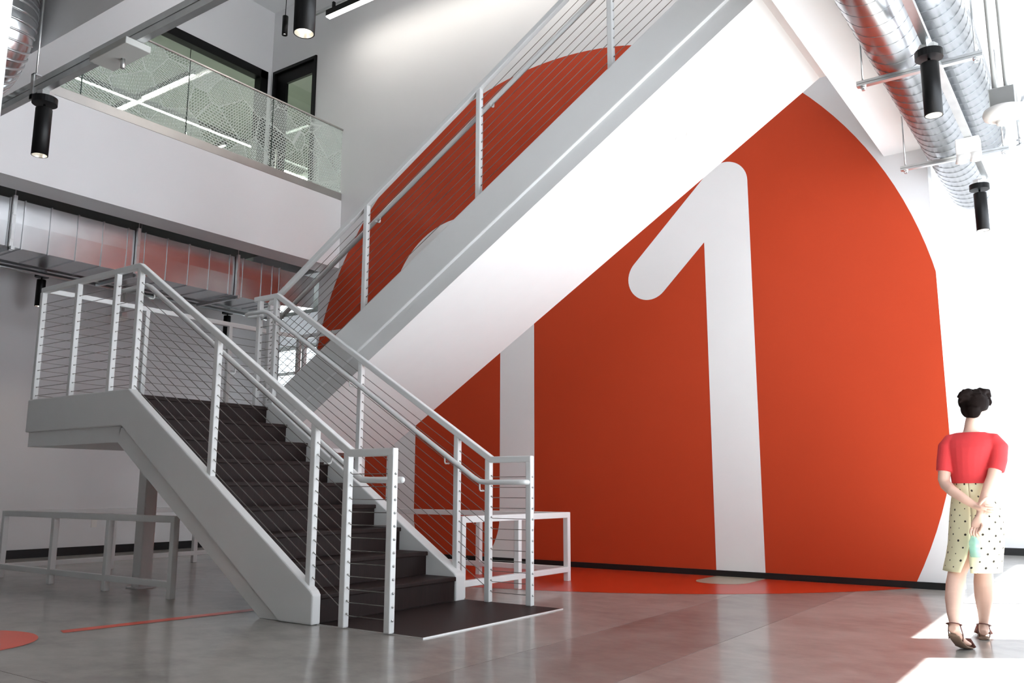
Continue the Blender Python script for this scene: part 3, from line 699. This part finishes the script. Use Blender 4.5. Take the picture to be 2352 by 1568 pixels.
# detectors and other small fixtures
def detector(t, x, y, z, s=1.0, top=4.6):
    B(x - .055 * s, x + .055 * s, y - .05 * s, y + .05 * s, z + .03 * s, z + .13 * s).build('back_box', 'galv', t, .003, 1)
    MB().lathe([(.0001, .03), (.088, .03), (.095, .012), (.090, -.008), (.062, -.022), (.04, -.03), (.038, -.042), (.0001, -.046)], (x, y, z), 28).build('detector_head', 'plastic', t) if s == 1 else MB().lathe([(.0001, .03 * s), (.088 * s, .03 * s), (.095 * s, .01 * s), (.06 * s, -.022 * s), (.0001, -.03 * s)], (x, y, z), 24).build('detector_head', 'plastic', t)
    for dx in (-.03, .02):
        MB().tube([(x + dx * s, y, z + .13 * s), (x + dx * s, y, top)], .011 * s, 8).build('conduit', 'grey_steel', t)
sdx = thing('smoke_detector', 'white round smoke detector on a grey box hung from conduits at far right', 'smoke detector', (-.30, 4.62, 2.66))
detector(sdx, -.30, 4.62, 2.705)
sd2 = thing('smoke_detector', 'small white smoke detector hanging under the balcony at left', 'smoke detector', (-11.1, 6.28, 3.1))
detector(sd2, -11.1, 6.42, 3.20, .8, 3.66)
el = thing('emergency_light', 'white twin head emergency light under the strut between round ducts', 'emergency light', (-.76, 7.35, 3.5))
B(-.83, -.66, 7.30, 7.42, 3.50, 3.642).build('housing', 'plastic', el, .01, 2)
for dx in (-.05, .05): MB().lathe([(.0001, .03), (.03, .03), (.045, -.03), (.0001, -.035)], (-.745 + dx, 7.30, 3.47), 16).build('lamp_head', 'plastic', el)
jb = thing('junction_plate', 'flat grey cover plate with a short pipe stub under the left strut', 'junction box', (-5.0, 2.78, 3.6))
B(-5.18, -4.76, 2.63, 2.80, 3.60, 3.644).build('plate', 'grey_steel', jb, .003, 1); MB().tube([(-4.97, 2.74, 3.60), (-4.97, 2.74, 3.535)], .014, 10).build('pipe_stub', 'galv', jb)
tag(B(-11.70, -11.692, 6.55, 6.63, .36, .48).build('wall_outlet', 'plastic'), 'small white outlet plate on the left wall under the landing', 'outlet')
sp = thing('sprinkler', 'small chrome sprinkler head at the far right edge below the ceiling', 'sprinkler', (-.475, 8.92, 4.07))
MB().tube([(-.475, 8.92, 4.60), (-.475, 8.92, 4.12)], .012, 8).build('drop_pipe', 'galv', sp); MB().lathe([(.0001, .0), (.03, .0), (.03, -.006), (.012, -.01), (.012, -.05), (.035, -.052), (.0001, -.056)], (-.475, 8.92, 4.12), 12).build('head', 'galv', sp)
# white column at the far left edge, near the camera
wc = B(-3.60, -3.20, .98, 1.325, 0, 4.68); struct(wc.build('column_left', 'wall'))

# ------------------------------------------------------------------ the woman walking away at the right
def fuse(mb, name, mat, parent, voxel, smooth=4, extra=None, decim=None):
    """one continuous surface out of overlapping lofts"""
    me = bpy.data.meshes.new('tmp'); me.from_pydata(mb.v, [], mb.f)
    bm = bmesh.new(); bm.from_mesh(me); bmesh.ops.remove_doubles(bm, verts=bm.verts, dist=1e-6); bmesh.ops.recalc_face_normals(bm, faces=bm.faces); bm.to_mesh(me); bm.free()
    o = bpy.data.objects.new('tmp', me); COL.objects.link(o)
    r = o.modifiers.new('r', 'REMESH'); r.mode = 'VOXEL'; r.voxel_size = voxel
    sm = o.modifiers.new('s', 'SMOOTH'); sm.factor = .5; sm.iterations = smooth
    dg = bpy.context.evaluated_depsgraph_get(); dg.update()
    m2 = bpy.data.meshes.new_from_object(o.evaluated_get(dg)); bpy.data.objects.remove(o)
    out = MB(); out.add([v.co[:] for v in m2.vertices], [tuple(p.vertices) for p in m2.polygons], True)
    if extra: out.add(extra.v, extra.f, True)
    bpy.data.meshes.remove(m2)
    return out.build(name, mat, parent, recalc=False)
per = thing('person', 'woman in red top and dotted skirt walking away with a bottle held behind her', 'person', (-.80, 5.9, 0))
up_y = (0, -1, 0)
def ringtube(m, rows, n=20):
    # rows: (x, y, z, rx, ry) horizontal ellipses, capped
    vs = []; fs = []
    for x, y, z, rx, ry in rows:
        vs += [(x + rx * math.cos(2 * PI * j / n), y + ry * math.sin(2 * PI * j / n), z) for j in range(n)]
    k = len(rows)
    for i in range(k - 1):
        for j in range(n): fs.append((i * n + j, i * n + (j + 1) % n, (i + 1) * n + (j + 1) % n, (i + 1) * n + j))
    fs += [tuple(range(n - 1, -1, -1)), tuple(range((k - 1) * n, k * n))]
    return m.add(vs, fs, True)
body = MB()
torso = [(-.745, 5.95, .66, .12, .09), (-.742, 5.95, .73, .133, .10), (-.745, 5.945, .80, .122, .092), (-.752, 5.945, .88, .100, .078), (-.755, 5.945, .945, .093, .072), (-.752, 5.945, 1.02, .104, .080),
         (-.745, 5.945, 1.09, .120, .086), (-.737, 5.94, 1.15, .134, .080), (-.732, 5.94, 1.195, .140, .066), (-.731, 5.94, 1.222, .112, .056), (-.731, 5.945, 1.242, .062, .049)]
ringtube(body, torso)
body.tube([(-.731, 5.945, 1.215), (-.729, 5.95, 1.26), (-.722, 5.955, 1.30), (-.706, 5.958, 1.345)], [(.056, .05), (.041, .043), (.039, .042), (.042, .046)], 16, up=up_y)
# head turned a little to the right
body.ball((-.693, 5.965, 1.415), (.068, .086, .092), 24, 16); body.ball((-.684, 6.0, 1.368), (.047, .05, .052), 18, 12)
body.tube([(-.655, 6.043, 1.405), (-.648, 6.062, 1.388), (-.652, 6.052, 1.378)], [.007, .011, .008], 10)          # nose
body.ball((-.650, 5.962, 1.398), (.008, .018, .028), 12, 8)                                                       # right ear
# arms: upper arms down, forearms crossed behind the back
body.tube([(-.835, 5.94, 1.185), (-.865, 5.935, 1.16), (-.882, 5.92, 1.06), (-.897, 5.90, .955), (-.886, 5.885, .925), (-.845, 5.83, .89), (-.775, 5.79, .84), (-.722, 5.775, .803)],
          [.040, .043, .040, .034, .034, .033, .027, .021], 16)
body.tube([(-.625, 5.94, 1.185), (-.592, 5.935, 1.155), (-.598, 5.91, 1.07), (-.628, 5.875, .965), (-.645, 5.845, .92), (-.676, 5.80, .83), (-.703, 5.772, .742)],
          [.040, .043, .040, .035, .034, .030, .021], 16)
# palms
body.tube([(-.724, 5.775, .804), (-.705, 5.768, .797), (-.678, 5.757, .790), (-.660, 5.757, .786)], [(.019, .021), (.016, .028), (.013, .032), (.010, .028)], 14, up=up_y)
body.tube([(-.702, 5.772, .745), (-.712, 5.768, .715), (-.722, 5.768, .690), (-.728, 5.768, .672)], [(.021, .018), (.030, .015), (.033, .014), (.028, .011)], 14, up=up_y)
# legs
body.tube([(-.808, 5.945, .72), (-.816, 5.93, .60), (-.838, 5.893, .47), (-.858, 5.855, .41), (-.863, 5.795, .345), (-.862, 5.695, .27), (-.856, 5.60, .20), (-.851, 5.555, .155), (-.852, 5.535, .128)],
          [.070, .066, .054, .050, .0535, .050, .037, .027, .029], 18)
body.tube([(-.675, 5.95, .72), (-.690, 5.98, .60), (-.728, 6.02, .47), (-.739, 6.03, .41), (-.746, 6.045, .34), (-.756, 6.08, .25), (-.768, 6.115, .15), (-.775, 6.128, .10), (-.777, 6.125, .06)],
          [.076, .073, .058, .051, .055, .052, .034, .027, .030], 18)
# feet: the left one up on its toes, the right one flat
body.tube([(-.856, 5.508, .133), (-.853, 5.535, .120), (-.846, 5.585, .085), (-.834, 5.635, .048), (-.822, 5.685, .030), (-.813, 5.725, .024)], [(.022, .024), (.027, .026), (.029, .024), (.033, .019), (.036, .014), (.024, .010)], 14, up=(0, 0, 1))
body.tube([(-.777, 6.085, .043), (-.777, 6.115, .050), (-.782, 6.17, .052), (-.790, 6.225, .037), (-.798, 6.28, .026), (-.803, 6.315, .023)], [(.022, .020), (.028, .026), (.029, .026), (.034, .019), (.036, .013), (.025, .010)], 14, up=(0, 0, 1))
fing = MB()
def finger(pts, r): fing.tube(pts, [r, r * .98, r * .92, r * .8, r * .45][:len(pts)], 10)
# left hand: four fingers closing round the right forearm, thumb on the near side
for i in range(4):
    z = .808 - .0145 * i; l = (.0, .004, .002, -.006)[i]
    finger([(-.668, 5.757, z), (-.646 + l, 5.757, z - .003), (-.632 + l, 5.772, z - .006), (-.634 + l, 5.795, z - .008), (-.642 + l, 5.806, z - .008)], .0078)
finger([(-.700, 5.757, .805), (-.684, 5.744, .826), (-.668, 5.746, .842), (-.655, 5.756, .852), (-.650, 5.760, .856)], .0085)
# right hand: fingers curled round the bottle neck
for i in range(4):
    x = -.750 + .0145 * i; l = (-.004, .002, .004, .0)[i]
    finger([(x + .005, 5.764, .678), (x - .002, 5.752, .660 - l), (x - .004, 5.742, .645 - l), (x - .001, 5.752, .632 - l), (x + .002, 5.762, .632 - l)], .0076)
finger([(-.700, 5.770, .708), (-.690, 5.752, .688), (-.700, 5.742, .664), (-.714, 5.742, .650), (-.720, 5.745, .646)], .0085)
# toes
for bx0, by, bz, sg in ((-.815, 5.728, .016, 1), (-.803, 6.318, .014, 1)):
    for i in range(5):
        x = bx0 - .026 + .013 * i
        fing.tube([(x, by - .03, bz + .008), (x, by - .005, bz + .004), (x, by + (.012 if i != 0 else .014), bz)], [.008, .0078, .0045], 8)
fuse(body, 'body', 'skin', per, .0055, 5, fing)
# clothes
sh = MB()
ringtube(sh, [(x, y, z, rx + .010, ry + .010) for x, y, z, rx, ry in [(-.755, 5.945, .935, .096, .074)] + torso[5:9]] + [(-.731, 5.94, 1.228, .112, .060), (-.731, 5.943, 1.243, .080, .054)], 24)
sh.tube([(-.80, 5.94, 1.20), (-.842, 5.94, 1.188), (-.868, 5.935, 1.155), (-.884, 5.922, 1.06), (-.891, 5.911, 1.005)], [.045, .051, .053, .050, .047], 18)
sh.tube([(-.66, 5.94, 1.195), (-.615, 5.94, 1.187), (-.588, 5.935, 1.152), (-.596, 5.912, 1.07), (-.611, 5.894, 1.01)], [.045, .051, .053, .050, .047], 18)
fuse(sh, 'knit_top', 'shirt', per, .006, 3)
def skirt():
    rows = [(-.753, 5.947, .955, .098, .077), (-.750, 5.948, .90, .110, .086), (-.745, 5.950, .82, .131, .103), (-.742, 5.950, .74, .147, .116), (-.747, 5.950, .66, .152, .124), (-.756, 5.945, .58, .152, .138), (-.770, 5.935, .50, .154, .155), (-.783, 5.925, .435, .158, .168), (-.786, 5.922, .418, .159, .171)]
    n = 56; bm = bmesh.new(); uvl = bm.loops.layers.uv.new('UVMap'); grid = []
    for x, y, z, rx, ry in rows:
        gap = 0 if z > .53 else (.53 - z) / .11 * .17
        ring = []
        for j in range(n + 1):
            a = -PI / 2 - .10 + gap + (2 * PI - 2 * gap) * j / n
            f = 1 + .012 * math.sin(a * 5 + z * 6) * (1 - z)
            ring.append((bm.verts.new((x + rx * f * math.cos(a) - ORI['person'].x, y + ry * f * math.sin(a) - ORI['person'].y, z)), a * .145))
        grid.append((ring, z))
    for (r0, za), (r1, zb) in zip(grid[:-1], grid[1:]):
        for j in range(n):
            f = bm.faces.new((r0[j][0], r1[j][0], r1[j + 1][0], r0[j + 1][0])); f.smooth = True
            for lp, (u, v) in zip(f.loops, ((r0[j][1], za), (r1[j][1], zb), (r1[j + 1][1], zb), (r0[j + 1][1], za))): lp[uvl].uv = (u, v)
    bmesh.ops.recalc_face_normals(bm, faces=bm.faces)
    me = bpy.data.meshes.new('skirt'); bm.to_mesh(me); bm.free(); me.materials.append(M['skirt'])
    o = bpy.data.objects.new('skirt', me); COL.objects.link(o); o.parent = per
    sd_ = o.modifiers.new('thickness', 'SOLIDIFY'); sd_.thickness = .004; sd_.offset = -1
    return o
skirt()
hr = MB()
hr.ball((-.697, 5.952, 1.425), (.079, .090, .083), 24, 16)
hr.ball((-.735, 5.915, 1.385), (.040, .035, .055), 16, 12); hr.ball((-.702, 5.90, 1.368), (.042, .034, .042), 16, 12); hr.ball((-.757, 5.93, 1.43), (.030, .04, .045), 16, 12)
hr.tube([(-.705, 5.905, 1.33), (-.705, 5.90, 1.36), (-.70, 5.89, 1.40)], [.026, .036, .04], 12)
for i in range(9):                                                  # rolled locks pinned up over the crown
    a = i * .7; c = Vector((-.712 + .035 * math.cos(a), 5.90 + .03 * math.sin(a * 1.3), 1.455 + .022 * math.sin(a * 1.9)))
    hr.tube([c + Vector((-.028, -.012, -.012)), c + Vector((-.008, -.02, .012)), c + Vector((.018, -.012, .012)), c + Vector((.034, .004, -.008))], [.011, .017, .017, .010], 10)
for i in range(6):
    t = i / 5; hr.tube([(-.76 + .11 * t, 5.93, 1.475), (-.75 + .11 * t, 5.945, 1.497 + .006 * math.sin(i * 2)), (-.725 + .10 * t, 5.985, 1.495), (-.66 + .04 * t, 6.02, 1.46)], [.012, .016, .017, .012], 10)
hr.tube([(-.655, 5.99, 1.475), (-.632, 6.0, 1.455), (-.618, 6.005, 1.425), (-.622, 6.005, 1.405)], [.022, .02, .013, .005], 10)
strands = MB()
for i in range(26):
    a = random.uniform(0, 2 * PI); e = random.uniform(.1, 1.2)
    p = Vector((-.70 + .076 * math.cos(a) * math.cos(e), 5.945 + .085 * math.sin(a) * math.cos(e), 1.43 + .076 * math.sin(e)))
    d = Vector((math.cos(a) * .6 + random.uniform(-.5, .5), math.sin(a) * .4, .5 + random.uniform(-.3, .4))).normalized()
    strands.tube([p, p + d * .012, p + d * .022 + Vector((.006, 0, -.004))], [.0016, .0012, .0005], 5)
fuse(hr, 'hair', 'hair', per, .0055, 2, strands)
gl = MB()
gl.tube([(-.640, 5.968, 1.408), (-.628, 6.03, 1.408)], .0022, 6); gl.tube([(-.745, 5.985, 1.406), (-.722, 6.048, 1.406)], .0022, 6)
for cx, cy in ((-.655, 6.050), (-.700, 6.058)): gl.tube([(cx + .019 * math.cos(2 * PI * j / 16), cy, 1.405 + .016 * math.sin(2 * PI * j / 16)) for j in range(17)], .002, 6)
gl.build('spectacles', 'frame_dark', per)
for cx, cy in ((-.657, 6.037), (-.700, 6.045)): MB().ball((cx, cy, 1.405), (.011, .010, .010), 12, 8).build('eye', 'eye', per)
MB().tube([(-.695, 6.046, 1.357), (-.682, 6.052, 1.358), (-.668, 6.046, 1.358)], [.003, .005, .003], 8).build('mouth', 'lip', per)
# sandals
def sandal(path, right):
    m = MB(); m.tube(path, [(.022, .007), (.031, .008), (.030, .008), (.034, .008), (.040, .008), (.038, .007), (.018, .006)], 16, up=(0, 0, 1))
    s_ = m.build('sandal', 'sole', per)
    return s_
s1 = sandal([(-.857, 5.500, .100), (-.854, 5.522, .090), (-.846, 5.575, .054), (-.834, 5.630, .022), (-.822, 5.685, .009), (-.813, 5.725, .008), (-.808, 5.748, .008)], False)
s2 = sandal([(-.777, 6.070, .009), (-.777, 6.10, .009), (-.782, 6.16, .009), (-.790, 6.22, .009), (-.798, 6.275, .009), (-.803, 6.315, .009), (-.806, 6.345, .009)], True)
def strap(pts, par, r=(.0035, .008)): MB().tube(pts, [r] * len(pts), 8, up=(0, .3, 1)).build('strap', 'leather', par)
def loop(c, rx, ry, tilt, par, a0=0, a1=2 * PI, r=(.009, .003)):
    pts = [(c[0] + rx * math.cos(a0 + (a1 - a0) * j / 20), c[1] + ry * math.sin(a0 + (a1 - a0) * j / 20), c[2] + tilt * math.sin(a0 + (a1 - a0) * j / 20)) for j in range(21)]
    MB().tube(pts, [r] * 21, 8, True, up=(0, 0, 1)).build('strap', 'leather', par)
loop((-.852, 5.548, .150), .034, .036, -.012, s1); loop((-.776, 6.128, .082), .034, .035, -.012, s2)
def over(p0, p1, p2, p3, par): MB().tube([p0, p1, p2, p3], [(.016, .003)] * 4, 8, up=(0, 1, .2)).build('strap', 'leather', par)
over((-.862, 5.685, .008), (-.848, 5.685, .046), (-.800, 5.690, .046), (-.782, 5.690, .008), s1)
over((-.838, 6.262, .010), (-.826, 6.262, .048), (-.774, 6.262, .048), (-.760, 6.262, .010), s2)
MB().tube([(-.884, 5.555, .07), (-.884, 5.553, .11), (-.880, 5.55, .148)], [(.008, .003)] * 3, 8).build('strap', 'leather', s1)
MB().tube([(-.822, 5.60, .045), (-.815, 5.585, .09), (-.822, 5.56, .143)], [(.008, .003)] * 3, 8).build('strap', 'leather', s1)
MB().tube([(-.806, 6.14, .012), (-.810, 6.135, .05), (-.806, 6.13, .08)], [(.008, .003)] * 3, 8).build('strap', 'leather', s2)
MB().tube([(-.750, 6.14, .012), (-.745, 6.135, .05), (-.748, 6.13, .08)], [(.008, .003)] * 3, 8).build('strap', 'leather', s2)
bt = thing('bottle', 'mint green glass bottle held in the woman\'s right hand behind her back', 'bottle', (-.744, 5.763, .512))
MB().lathe([(.0001, 0), (.026, .001), (.029, .006), (.029, .05), (.027, .062), (.029, .074), (.027, .09), (.016, .112), (.0125, .124), (.0122, .150), (.0001, .152)], (-.742, 5.763, .508), 24).build('glass_body', 'bottle', bt)
MB().lathe([(.0001, .150), (.0135, .150), (.0135, .160), (.0001, .161)], (-.742, 5.763, .508), 16).build('cap', 'plastic', bt)
